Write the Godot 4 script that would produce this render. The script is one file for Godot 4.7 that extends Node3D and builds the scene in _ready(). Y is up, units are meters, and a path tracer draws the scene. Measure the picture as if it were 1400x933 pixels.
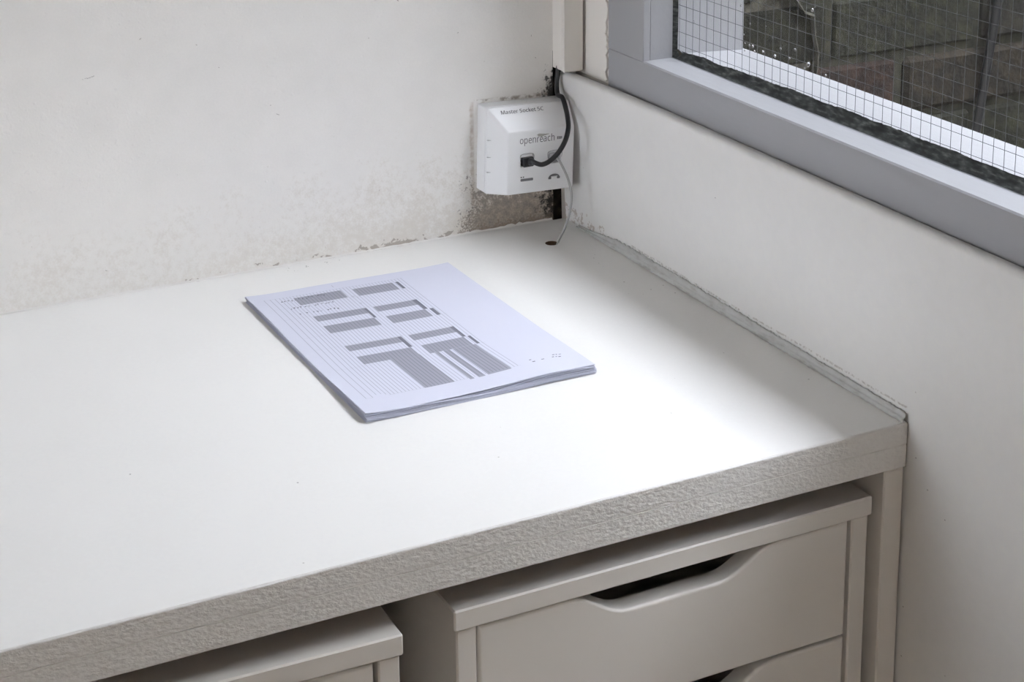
extends Node3D
# Corner of a small painted workroom: worktop over two drawer units, a telephone socket, a wired-glass window.
# Frame of reference: x = 0 is the face of the window wall, z = 0 the back wall, Y0 the top of the worktop.

const Y0 := 0.777
const DEPTH := 0.5742
const XW := 0.012          # plane of the window wall above the boarding
const XG := 0.053          # plane of the glass
const SILL := 0.200        # height of the window sill above the worktop
const HEAD := 1.42
const EAVES := 0.35      # overhang of the roof edge
const BOARD := 0.163       # top of the boarding
const ZW0 := 0.07          # window opening along z
const ZW1 := 1.12

var rng := RandomNumberGenerator.new()
var taken := {}
var M := {}

func _ready() -> void:
	rng.seed = 7
	setup_camera_and_light()
	make_materials()
	build_room()
	build_window()
	build_outside()
	build_desk()
	build_drawer_units()
	build_trims()
	build_socket()
	build_cables()
	build_document()
	build_raindrops()

# ---------------------------------------------------------------- camera, sky, exposure
func setup_camera_and_light() -> void:
	var f := 2452.4
	var cam := Camera3D.new()
	cam.name = "camera"
	cam.projection = Camera3D.PROJECTION_FRUSTUM
	cam.near = 0.1
	cam.far = 100.0
	cam.size = 0.1 * 933.0 / f
	cam.frustum_offset = Vector2(0.0, -0.1 * 374.47 / f)
	cam.position = Vector3(-0.86241, Y0 + 0.61671, 1.60875)
	cam.rotation_order = EULER_ORDER_YXZ
	cam.rotation = Vector3(-0.24216, -0.46178, -0.009885)
	add_child(cam)
	cam.current = true
	var sm := ProceduralSkyMaterial.new()        # even overcast sky
	sm.sky_top_color = Color(0.935, 0.957, 1.0)
	sm.sky_horizon_color = Color(0.935, 0.957, 1.0)
	sm.ground_bottom_color = Color(0.35, 0.34, 0.32)
	sm.ground_horizon_color = Color(0.35, 0.34, 0.32)
	sm.sky_energy_multiplier = 1.0
	sm.ground_energy_multiplier = 1.0
	var sky := Sky.new()
	sky.sky_material = sm
	var env := Environment.new()
	env.background_mode = Environment.BG_SKY
	env.sky = sky
	env.background_energy_multiplier = 1.0
	env.tonemap_mode = Environment.TONE_MAPPER_LINEAR
	env.tonemap_exposure = 19.8
	env.sdfgi_enabled = true
	env.ssao_enabled = true
	env.ssil_enabled = true
	var we := WorldEnvironment.new()
	we.name = "environment"
	we.environment = env
	add_child(we)

# ---------------------------------------------------------------- helpers
func W(x: float, y: float, z: float) -> Vector3:
	return Vector3(x, Y0 + y, z)

func lin(r: float, g: float, b: float) -> Color:
	return Color(r, g, b).linear_to_srgb()

func mat(called: String, c: Color, rough := 0.6, spec := 0.5) -> StandardMaterial3D:
	var m := StandardMaterial3D.new()
	m.resource_name = called
	m.albedo_color = c
	m.roughness = rough
	m.metallic_specular = spec
	return m

func noise(sd: int, freq: float, octaves := 4) -> FastNoiseLite:
	var n := FastNoiseLite.new()
	n.seed = sd
	n.noise_type = FastNoiseLite.TYPE_SIMPLEX_SMOOTH
	n.frequency = freq
	n.fractal_octaves = octaves
	return n

func noise_tex(sd: int, freq: float, size := 512, octaves := 4, ramp: Gradient = null) -> NoiseTexture2D:
	var t := NoiseTexture2D.new()
	t.width = size
	t.height = size
	t.seamless = true
	t.noise = noise(sd, freq, octaves)
	if ramp:
		t.color_ramp = ramp
	return t

func ramp(cols: Array, offs: Array) -> Gradient:
	var g := Gradient.new()
	g.offsets = PackedFloat32Array(offs)
	g.colors = PackedColorArray(cols)
	return g

func numbered(called: String) -> String:
	var n: int = taken.get(called, 0)
	taken[called] = n + 1
	return called if n == 0 else "%s_%03d" % [called, n]

func ST() -> SurfaceTool:
	var st := SurfaceTool.new()
	st.begin(Mesh.PRIMITIVE_TRIANGLES)
	return st

func part(called: String, st: SurfaceTool, m: Material, parent: Node = null) -> MeshInstance3D:
	var o := MeshInstance3D.new()
	o.name = called if parent else numbered(called)
	o.mesh = st.commit()
	o.material_override = m
	o.cast_shadow = GeometryInstance3D.SHADOW_CASTING_SETTING_ON
	if parent:
		parent.add_child(o, true)
	else:
		add_child(o, true)
	return o

func tag(o: Node, label: String, category: String, group := "") -> Node:
	o.set_meta("label", label)
	o.set_meta("category", category)
	if group:
		o.set_meta("group", group)
	return o

func struct_tag(o: Node, label: String, category: String) -> Node:
	o.set_meta("kind", "structure")
	o.set_meta("label", label)
	o.set_meta("category", category)
	return o

func thing(called: String, at: Vector3, turn := 0.0) -> Node3D:
	var o := Node3D.new()
	o.name = numbered(called)
	add_child(o, true)
	o.position = at
	o.rotation.y = turn
	return o

func tri(st: SurfaceTool, a: Vector3, b: Vector3, c: Vector3, n: Vector3, ua := Vector2.ZERO, ub := Vector2.ZERO, uc := Vector2.ZERO) -> void:
	if (c - a).cross(b - a).dot(n) < 0.0:
		var t := b; b = c; c = t
		var u := ub; ub = uc; uc = u
	st.set_normal(n); st.set_uv(ua); st.add_vertex(a)
	st.set_normal(n); st.set_uv(ub); st.add_vertex(b)
	st.set_normal(n); st.set_uv(uc); st.add_vertex(c)

func quad(st: SurfaceTool, a: Vector3, b: Vector3, c: Vector3, d: Vector3, hint: Vector3, uvs := []) -> void:
	var n := (c - a).cross(d - b)
	if n.length_squared() < 1e-20:
		n = hint
	n = n.normalized()
	if n.dot(hint) < 0.0:
		n = -n
	if uvs.size() == 4:
		tri(st, a, b, c, n, uvs[0], uvs[1], uvs[2]); tri(st, a, c, d, n, uvs[0], uvs[2], uvs[3])
	else:
		tri(st, a, b, c, n); tri(st, a, c, d, n)

# a box with chamfered edges
func cbox(st: SurfaceTool, lo: Vector3, hi: Vector3, c := 0.001) -> void:
	var m := (lo + hi) * 0.5
	var h := (hi - lo) * 0.5
	c = minf(c, minf(h.x, minf(h.y, h.z)) * 0.9)
	for ax in 3:
		var b1 := (ax + 1) % 3
		var b2 := (ax + 2) % 3
		for s in [-1.0, 1.0]:
			var p := []
			for q in [[-1, -1], [1, -1], [1, 1], [-1, 1]]:
				var v := Vector3.ZERO
				v[ax] = s * h[ax]; v[b1] = q[0] * (h[b1] - c); v[b2] = q[1] * (h[b2] - c)
				p.append(m + v)
			var n := Vector3.ZERO
			n[ax] = s
			quad(st, p[0], p[1], p[2], p[3], n)
		for s1 in [-1.0, 1.0]:
			for s2 in [-1.0, 1.0]:
				var e := []
				for t in [-1.0, 1.0]:
					var v1 := Vector3.ZERO
					v1[ax] = t * (h[ax] - c); v1[b1] = s1 * h[b1]; v1[b2] = s2 * (h[b2] - c)
					var v2 := Vector3.ZERO
					v2[ax] = t * (h[ax] - c); v2[b1] = s1 * (h[b1] - c); v2[b2] = s2 * h[b2]
					e.append(m + v1); e.append(m + v2)
				var nn := Vector3.ZERO
				nn[b1] = s1; nn[b2] = s2
				quad(st, e[0], e[1], e[3], e[2], nn)
	for sx in [-1.0, 1.0]:
		for sy in [-1.0, 1.0]:
			for sz in [-1.0, 1.0]:
				var k := Vector3(sx, sy, sz)
				tri(st, m + k * Vector3(h.x, h.y - c, h.z - c), m + k * Vector3(h.x - c, h.y, h.z - c), m + k * Vector3(h.x - c, h.y - c, h.z), k.normalized())

func boxpart(called: String, lo: Vector3, hi: Vector3, m: Material, parent: Node = null, c := 0.001) -> MeshInstance3D:
	var st := ST()
	cbox(st, lo, hi, c)
	return part(called, st, m, parent)

# a grid of points f(i, j) with smooth normals; flip turns them over
func grid(st: SurfaceTool, nu: int, nv: int, f: Callable, hint: Vector3) -> void:
	var p := []
	for j in nv + 1:
		for i in nu + 1:
			p.append(f.call(float(i) / nu, float(j) / nv))
	var nrm := []
	for j in nv + 1:
		for i in nu + 1:
			var a: Vector3 = p[j * (nu + 1) + mini(i + 1, nu)] - p[j * (nu + 1) + maxi(i - 1, 0)]
			var b: Vector3 = p[mini(j + 1, nv) * (nu + 1) + i] - p[maxi(j - 1, 0) * (nu + 1) + i]
			var n := a.cross(b).normalized()
			nrm.append(n if n.dot(hint) >= 0.0 else -n)
	for j in nv:
		for i in nu:
			var k := [j * (nu + 1) + i, j * (nu + 1) + i + 1, (j + 1) * (nu + 1) + i + 1, (j + 1) * (nu + 1) + i]
			for t in [[0, 1, 2], [0, 2, 3]]:
				var ix := [k[t[0]], k[t[1]], k[t[2]]]
				var fa: Vector3 = p[ix[0]]
				var fb: Vector3 = p[ix[1]]
				var fc: Vector3 = p[ix[2]]
				if (fc - fa).cross(fb - fa).dot(nrm[ix[0]]) < 0.0:
					ix = [ix[0], ix[2], ix[1]]
				for q in ix:
					st.set_normal(nrm[q])
					st.set_uv(Vector2(float(q % (nu + 1)) / nu, float(q / (nu + 1)) / nv))
					st.add_vertex(p[q])

# a tube along points (smoothed), radius r
func tube(st: SurfaceTool, pts: Array, r: float, sides := 10, sub := 6, cap := true) -> void:
	var q := []
	for i in pts.size() - 1:
		var p0: Vector3 = pts[maxi(i - 1, 0)]
		var p1: Vector3 = pts[i]
		var p2: Vector3 = pts[i + 1]
		var p3: Vector3 = pts[mini(i + 2, pts.size() - 1)]
		for k in sub:
			q.append(p1.cubic_interpolate(p2, p0, p3, float(k) / sub))
	q.append(pts[-1])
	var rings := []
	var side := Vector3.ZERO
	for i in q.size():
		var d: Vector3 = (q[mini(i + 1, q.size() - 1)] - q[maxi(i - 1, 0)]).normalized()
		if side == Vector3.ZERO:
			side = d.cross(Vector3(0.3, 0.2, 1.0)).normalized()
		side = (side - d * side.dot(d)).normalized()
		var up := d.cross(side)
		var ring := []
		for k in sides:
			var a := TAU * k / sides
			ring.append(side * cos(a) + up * sin(a))
		rings.append(ring)
	for i in q.size() - 1:
		for k in sides:
			var k2 := (k + 1) % sides
			var v := [q[i] + rings[i][k] * r, q[i] + rings[i][k2] * r, q[i + 1] + rings[i + 1][k2] * r, q[i + 1] + rings[i + 1][k] * r]
			var n := [rings[i][k], rings[i][k2], rings[i + 1][k2], rings[i + 1][k]]
			for t in [[0, 1, 2], [0, 2, 3]]:
				var ix: Array = t
				var a: Vector3 = v[t[0]]
				var b: Vector3 = v[t[1]]
				var c: Vector3 = v[t[2]]
				if (c - a).cross(b - a).dot(n[t[0]]) < 0.0:
					ix = [t[0], t[2], t[1]]
				for w in ix:
					st.set_normal(n[w]); st.set_uv(Vector2.ZERO); st.add_vertex(v[w])
	if cap:
		for e in [0, q.size() - 1]:
			var nn: Vector3 = (q[0] - q[1]) if e == 0 else (q[-1] - q[-2])
			for k in sides:
				tri(st, q[e], q[e] + rings[e][k] * r, q[e] + rings[e][(k + 1) % sides] * r, nn.normalized())

# polygon in the xy plane (counter-clockwise) extruded from z0 to z1, its front edge rounded by r
func slab(st: SurfaceTool, poly: PackedVector2Array, z0: float, z1: float, r := 0.0, steps := 3) -> void:
	var n := poly.size()
	var nrm := PackedVector2Array()
	for i in n:
		var a := (poly[i] - poly[(i + n - 1) % n]).normalized()
		var b := (poly[(i + 1) % n] - poly[i]).normalized()
		var na := Vector2(a.y, -a.x)
		var nb := Vector2(b.y, -b.x)
		var s := (na + nb)
		nrm.append(s / maxf(0.5, s.dot(na)) if s.length() > 0.01 else na)
	var rings := []
	rings.append([poly, z0])
	for k in steps + 1:
		var ang := PI / 2 * k / steps
		if r <= 0.0 and k > 0:
			break
		var q := PackedVector2Array()
		for i in n:
			q.append(poly[i] - nrm[i] * r * (1.0 - cos(ang)))
		rings.append([q, z1 - r + r * sin(ang)])
	for k in rings.size() - 1:
		for i in n:
			var j := (i + 1) % n
			var p: PackedVector2Array = rings[k][0]
			var q: PackedVector2Array = rings[k + 1][0]
			var za: float = rings[k][1]
			var zb: float = rings[k + 1][1]
			var m := nrm[i] + nrm[j]
			quad(st, Vector3(p[i].x, p[i].y, za), Vector3(p[j].x, p[j].y, za), Vector3(q[j].x, q[j].y, zb), Vector3(q[i].x, q[i].y, zb), Vector3(m.x, m.y, 0.5 * k))
	for e in [0, rings.size() - 1]:
		var q: PackedVector2Array = rings[e][0]
		var z: float = rings[e][1]
		var ix := Geometry2D.triangulate_polygon(q)
		for t in range(0, ix.size(), 3):
			tri(st, Vector3(q[ix[t]].x, q[ix[t]].y, z), Vector3(q[ix[t + 1]].x, q[ix[t + 1]].y, z), Vector3(q[ix[t + 2]].x, q[ix[t + 2]].y, z), Vector3(0, 0, -1 if e == 0 else 1))

func rect(x0: float, y0: float, x1: float, y1: float) -> PackedVector2Array:
	return PackedVector2Array([Vector2(x0, y0), Vector2(x1, y0), Vector2(x1, y1), Vector2(x0, y1)])

# ---------------------------------------------------------------- materials
func make_materials() -> void:
	M.paint = mat("cream wall paint", lin(0.79, 0.755, 0.70), 0.55)
	M.ceiling = mat("ceiling paint", lin(0.72, 0.71, 0.69), 0.8)
	M.desk = desk_material()
	M.edge = mat("painted board edge", lin(0.80, 0.785, 0.755), 0.45)
	M.edge.uv1_triplanar = true
	M.edge.uv1_world_triplanar = true
	M.edge.uv1_scale = Vector3(8, 13, 13)
	M.edge.heightmap_enabled = true
	M.edge.heightmap_texture = noise_tex(11, 0.035, 512, 4)
	M.edge.heightmap_scale = 0.055
	M.cabinet = mat("off-white lacquer", lin(0.77, 0.735, 0.68), 0.4)
	M.frame = mat("grey window paint", lin(0.35, 0.352, 0.365), 0.45)
	M.frame.uv1_triplanar = true
	M.frame.uv1_world_triplanar = true
	M.frame.uv1_scale = Vector3(14, 14, 3)
	M.frame.heightmap_enabled = true
	M.frame.heightmap_texture = noise_tex(21, 0.03, 256, 3)
	M.frame.heightmap_scale = 0.015
	M.putty = mat("mouldy putty", Color.WHITE, 0.7)
	M.putty.albedo_texture = noise_tex(31, 0.02, 512, 5, ramp([lin(0.008, 0.009, 0.009), lin(0.03, 0.033, 0.033), lin(0.075, 0.085, 0.08), lin(0.22, 0.235, 0.22)], [0.15, 0.5, 0.68, 0.95]))
	M.putty.uv1_triplanar = true
	M.putty.uv1_world_triplanar = true
	M.putty.uv1_scale = Vector3(14, 20, 5)
	M.glass = mat("wired glass", Color(0.30, 0.36, 0.34, 0.008), 0.0, 0.26)
	M.glass.transparency = BaseMaterial3D.TRANSPARENCY_ALPHA
	M.wire = mat("wire", lin(0.09, 0.095, 0.10), 0.45)
	M.plastic = mat("white plastic", lin(0.83, 0.835, 0.84), 0.32)
	M.dark = mat("dark plastic", lin(0.012, 0.012, 0.014), 0.35)
	M.black_cable = mat("black cable", lin(0.014, 0.014, 0.016), 0.38)
	M.grey_cable = mat("grey cable", lin(0.42, 0.42, 0.41), 0.45)
	M.ink = mat("grey print", lin(0.13, 0.13, 0.14), 0.6)
	M.ink_light = mat("light grey print", lin(0.19, 0.19, 0.20), 0.6)
	M.clip = mat("moulded clip line", lin(0.45, 0.45, 0.46), 0.5)
	M.paper = mat("paper", lin(0.62, 0.625, 0.72), 0.8, 0.3)
	M.caulk = mat("old sealant", lin(0.56, 0.56, 0.54), 0.5)
	M.caulk.uv1_triplanar = true
	M.caulk.uv1_world_triplanar = true
	M.caulk.uv1_scale = Vector3(20, 20, 5)
	M.caulk.albedo_texture = noise_tex(41, 0.03, 256, 4, ramp([lin(0.6, 0.57, 0.53), lin(0.88, 0.88, 0.87), lin(1, 1, 1)], [0.0, 0.4, 1.0]))
	M.white_bead = mat("painted sealant", lin(0.76, 0.745, 0.71), 0.5)
	M.raw_board = mat("unpainted chipboard", lin(0.26, 0.17, 0.10), 0.9)
	M.hole = mat("raw chipboard", lin(0.10, 0.06, 0.03), 0.9)
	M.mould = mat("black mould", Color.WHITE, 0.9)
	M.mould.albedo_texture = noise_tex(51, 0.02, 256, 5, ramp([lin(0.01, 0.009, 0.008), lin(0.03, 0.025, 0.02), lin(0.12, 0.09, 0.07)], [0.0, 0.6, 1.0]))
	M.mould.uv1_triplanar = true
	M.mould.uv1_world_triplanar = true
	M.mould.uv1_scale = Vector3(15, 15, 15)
	M.floor = mat("oak floor", Color.WHITE, 0.5)
	M.floor.albedo_texture = noise_tex(61, 0.01, 512, 4, ramp([lin(0.16, 0.11, 0.07), lin(0.26, 0.19, 0.125)], [0.2, 0.8]))
	M.floor.uv1_triplanar = true
	M.floor.uv1_world_triplanar = true
	M.floor.uv1_scale = Vector3(3.0, 1.0, 0.4)
	M.outer_wood = mat("white painted eaves", lin(0.5, 0.5, 0.5), 0.6)
	M.mortar = mat("mossy mortar", Color.WHITE, 0.95)
	M.mortar.albedo_texture = noise_tex(71, 0.02, 256, 5, ramp([lin(0.018, 0.018, 0.012), lin(0.036, 0.035, 0.022), lin(0.06, 0.057, 0.038)], [0.2, 0.55, 0.9]))
	M.mortar.uv1_triplanar = true
	M.mortar.uv1_world_triplanar = true
	M.mortar.uv1_scale = Vector3(6, 6, 6)
	M.bricks = []
	var tones := [[0.075, 0.07, 0.038], [0.10, 0.07, 0.045], [0.06, 0.068, 0.04], [0.085, 0.082, 0.05], [0.13, 0.065, 0.05], [0.07, 0.06, 0.045]]
	var bump := noise_tex(85, 0.05, 256, 4)
	for i in tones.size():
		var t: Array = tones[i]
		var b := mat("weathered brick", Color.WHITE, 0.92)
		b.albedo_texture = noise_tex(80 + i, 0.018, 256, 5, ramp([lin(t[0] * 0.09, t[1] * 0.10, t[2] * 0.08), lin(t[0] * 0.18, t[1] * 0.19, t[2] * 0.16), lin(t[0] * 0.34, t[1] * 0.35, t[2] * 0.28)], [0.2, 0.5, 0.85]))
		b.uv1_triplanar = true
		b.uv1_world_triplanar = true
		b.uv1_scale = Vector3(7, 7, 7)
		b.heightmap_enabled = true
		b.heightmap_texture = bump
		b.heightmap_scale = 0.15
		M.bricks.append(b)
	M.cement = mat("old cement render", Color.WHITE, 0.95)
	M.cement.albedo_texture = noise_tex(91, 0.02, 256, 5, ramp([lin(0.045, 0.043, 0.033), lin(0.085, 0.08, 0.062), lin(0.14, 0.13, 0.105)], [0.2, 0.5, 0.85]))
	M.cement.uv1_triplanar = true
	M.cement.uv1_world_triplanar = true
	M.cement.uv1_scale = Vector3(7, 7, 7)
	M.cement.heightmap_enabled = true
	M.cement.heightmap_texture = bump
	M.cement.heightmap_scale = 0.15
	M.ground = mat("paving", lin(0.16, 0.155, 0.14), 0.9)
	M.render_wall = mat("sky blocker render", lin(0.13, 0.12, 0.10), 0.9)
	M.drop = mat("rain water", Color(1, 1, 1, 0.03), 0.0)
	M.drop.refraction_enabled = true
	M.drop.refraction_scale = 0.033
	M.drop.transparency = BaseMaterial3D.TRANSPARENCY_ALPHA

func desk_material() -> StandardMaterial3D:
	# satin white paint with a few specks and faint scuffs; covers x -0.7 .. 0, z 0 .. 0.6
	var w := 1400
	var h := 1200
	var im := Image.create(w, h, false, Image.FORMAT_RGB8)
	var n1 := noise(101, 0.004, 4)
	var n2 := noise(102, 0.08, 2)
	for y in h:
		for x in w:
			var k := 1.0 + 0.012 * n1.get_noise_2d(x, y) + 0.008 * n2.get_noise_2d(x, y)
			im.set_pixel(x, y, lin(0.80 * k, 0.785 * k, 0.755 * k))
	var r := RandomNumberGenerator.new()
	r.seed = 5
	# dark specks, thick along the right hand and back joints
	var spots := []
	for i in 12:
		spots.append([r.randf_range(-0.69, -0.02), r.randf_range(0.01, 0.57)])
	for i in 9:
		spots.append([r.randf_range(-0.06, -0.012), r.randf_range(0.1, 0.4)])
	for i in 16:
		spots.append([r.randf_range(-0.33, -0.26), absf(r.randfn(0.0, 0.006)) + 0.008])
	for s in spots:
		var cx := int((s[0] + 0.7) * 2000.0)
		var cy := int(s[1] * 2000.0)
		var rad := r.randf_range(0.5, 1.3)
		var tone := r.randf_range(0.25, 0.65)
		for dy in range(-3, 4):
			for dx in range(-3, 4):
				var px := cx + dx
				var py := cy + dy
				if px >= 0 and py >= 0 and px < w and py < h and Vector2(dx, dy * 0.8).length() < rad:
					im.set_pixel(px, py, lin(0.7 * tone, 0.66 * tone, 0.6 * tone))
	var m := mat("white satin paint", Color.WHITE, 0.42)
	m.albedo_texture = ImageTexture.create_from_image(im)
	m.texture_repeat = false
	return m

func wall_material() -> StandardMaterial3D:
	# plaster under old paint, stained round the socket; covers x -0.7 .. 0, y 0 .. 0.35 above the worktop
	var w := 2048
	var h := 1024
	var im := Image.create(w, h, false, Image.FORMAT_RGB8)
	var hm := Image.create(w, h, false, Image.FORMAT_RF)
	var nb := noise(201, 0.006, 4)
	var nf := noise(202, 0.035, 4)
	var ng := noise(203, 0.12, 3)
	var nl := noise(204, 0.0016, 2)
	var sx := 0.7 / w
	var sy := 0.35 / h
	var paint := Vector3(0.83, 0.812, 0.78)
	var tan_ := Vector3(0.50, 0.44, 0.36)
	var brown := Vector3(0.25, 0.20, 0.155)
	var black := Vector3(0.02, 0.017, 0.014)
	for j in h:
		var y := 0.35 - (j + 0.5) * sy
		for i in w:
			var x := (i + 0.5) * sx - 0.7
			var a := nb.get_noise_2d(i, j)
			var f := nf.get_noise_2d(i, j)
			var g := ng.get_noise_2d(i, j)
			var c := paint * (1.0 + 0.03 * a + 0.02 * g)
			# tan blotches, denser towards the worktop joint and the corner
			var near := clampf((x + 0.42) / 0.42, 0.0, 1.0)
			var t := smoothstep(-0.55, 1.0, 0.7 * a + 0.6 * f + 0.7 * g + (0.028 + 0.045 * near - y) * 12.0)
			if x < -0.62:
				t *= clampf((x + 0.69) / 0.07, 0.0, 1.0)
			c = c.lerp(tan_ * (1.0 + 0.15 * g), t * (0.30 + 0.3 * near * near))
			# bare stained plaster below and beside the socket
			var dx := absf(x + 0.05) - 0.062 - 0.018 * a - 0.012 * f
			var dy := y - 0.045 - 0.012 * a
			var s := smoothstep(0.10, -0.10, (maxf(dx, dy) * 14.0 + 0.35 * f + 0.25 * g))
			c = c.lerp(brown * (1.15 + 0.9 * f + 0.7 * g), s * 0.72)
			# dirty line left where an older box was painted round
			var e := absf(x + 0.1085 + 0.0012 * f)
			if y > 0.03 and y < 0.142:
				c = c.lerp(brown * 1.7, smoothstep(0.0032, 0.0008, e) * clampf(0.4 + 0.5 * f, 0.0, 0.6))
			var et := absf(y - 0.1405 - 0.02 * (x + 0.056) * -1.0 + 0.0012 * f)
			if x > -0.108:
				c = c.lerp(brown, smoothstep(0.003, 0.0006, et) * clampf(0.35 + 1.3 * f, 0.0, 0.8))
			# black mould in the corner
			var d := Vector2((x + 0.012) * 1.0, maxf(y - 0.012, 0.0) * (0.55 if y < 0.07 else 0.0)).length()
			if y > 0.07:
				d = Vector2(x + 0.014, maxf(0.136 - y, 0.0) + maxf(y - 0.155, 0.0)).length() * 1.5
			c = c.lerp(black, smoothstep(0.022, 0.008, d + 0.014 * a + 0.016 * f + 0.008 * g) * 0.95)
			# grime broken along the joint itself
			var jn := y - 0.004 - 0.004 * absf(f) * (1.0 + 3.0 * near)
			if jn < 0.0 and f + a > -0.25 + 0.9 * (1.0 - near):
				c = c.lerp(brown * 0.9, 0.6)
			im.set_pixel(i, j, lin(c.x, c.y, c.z))
			# relief: roller stipple, trowel waves, flaking
			var rough := 0.5 + 0.9 * smoothstep(-0.3, 0.4, nl.get_noise_2d(i, j) - x * 0.9 - 0.35)
			var z := 0.5 + 0.16 * rough * f * smoothstep(-0.1, 0.4, f + a) + 0.03 * g * rough + 0.14 * a
			z -= 0.25 * s * (0.4 + 0.7 * f)
			hm.set_pixel(i, j, Color(z, 0, 0))
	# nibs and pits
	var r := RandomNumberGenerator.new()
	r.seed = 12
	for k in 260:
		var px := r.randi_range(10, w - 11)
		var py := r.randi_range(10, h - 11)
		var rad := r.randf_range(2.0, 5.5)
		var up := r.randf_range(-0.16, 0.22)
		for dy in range(-7, 8):
			for dx in range(-7, 8):
				var q := Vector2(dx, dy).length() / rad
				if q < 1.0:
					var v := hm.get_pixel(px + dx, py + dy).r + up * (1.0 - q * q)
					hm.set_pixel(px + dx, py + dy, Color(v, 0, 0))
	for k in 26:
		var px := r.randi_range(20, w - 21)
		var py := r.randi_range(20, h - 60)
		var ln := r.randi_range(1, 5)
		var vx := r.randf_range(-1.0, 1.0)
		for q in ln * 2:
			im.set_pixel(px + int(q * vx), py + q / 2, lin(0.22, 0.2, 0.18))
	# the short scuff in the upper left
	for q in 34:
		if r.randf() < 0.75:
			im.set_pixel(574 + q, 398 - q / 6 + r.randi_range(-1, 1), lin(0.2, 0.19, 0.18))
	var m := mat("stained wall plaster", Color.WHITE, 0.5)
	m.albedo_texture = ImageTexture.create_from_image(im)
	m.texture_repeat = false
	m.heightmap_enabled = true
	m.heightmap_texture = ImageTexture.create_from_image(hm)
	m.heightmap_scale = 0.16
	return m

func board_material() -> StandardMaterial3D:
	# painted boarding on the window wall; covers z 0 .. 1.0, y -0.35 .. 0.165
	var w := 1600
	var h := 824
	var im := Image.create(w, h, false, Image.FORMAT_RGB8)
	var na := noise(301, 0.007, 4)
	var nf := noise(302, 0.04, 4)
	var ng := noise(303, 0.16, 3)
	for j in h:
		var y := 0.165 - (j + 0.5) * 0.515 / h
		for i in w:
			var z := (i + 0.5) / w
			var a := na.get_noise_2d(i, j)
			var f := nf.get_noise_2d(i, j)
			var c := Vector3(0.76, 0.745, 0.72) * (1.0 + 0.02 * a + 0.015 * f)
			var g := ng.get_noise_2d(i, j)
			# peeling near the corner foot
			if y < 0.014 + 0.01 * a and z < 0.085 and f + 0.6 * g > 0.16:
				c = c.lerp(Vector3(0.32, 0.22, 0.15), 0.55)
			# broken dirt line above the sealant
			var e := absf(y - 0.0115 - 0.002 * a)
			if z > 0.14 and z < 0.572:
				c = c.lerp(Vector3(0.30, 0.25, 0.20), smoothstep(0.0014, 0.0003, e) * clampf(0.2 + 1.4 * g + f, 0.0, 0.6))
			im.set_pixel(i, j, lin(c.x, c.y, c.z))
	var r := RandomNumberGenerator.new()
	r.seed = 31
	for k in 40:
		var px := r.randi_range(2, w - 3)
		var py := r.randi_range(10, h - 3)
		im.set_pixel(px, py, lin(0.2, 0.18, 0.16))
		if r.randf() < 0.4:
			im.set_pixel(px + 1, py, lin(0.25, 0.22, 0.2))
	var m := mat("painted boarding", Color.WHITE, 0.42)
	m.albedo_texture = ImageTexture.create_from_image(im)
	m.texture_repeat = false
	return m

# ---------------------------------------------------------------- the room
const ROOM_L := -1.95
const ROOM_F := 3.3
const CEIL := 1.62
const FX0 := -1.85
const FX1 := -1.46
const FY0 := -0.70
const FY1 := 1.25
const LZ0 := 0.10
const LZ1 := 0.58
const LY0 := 0.05
const LY1 := 0.60

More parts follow.
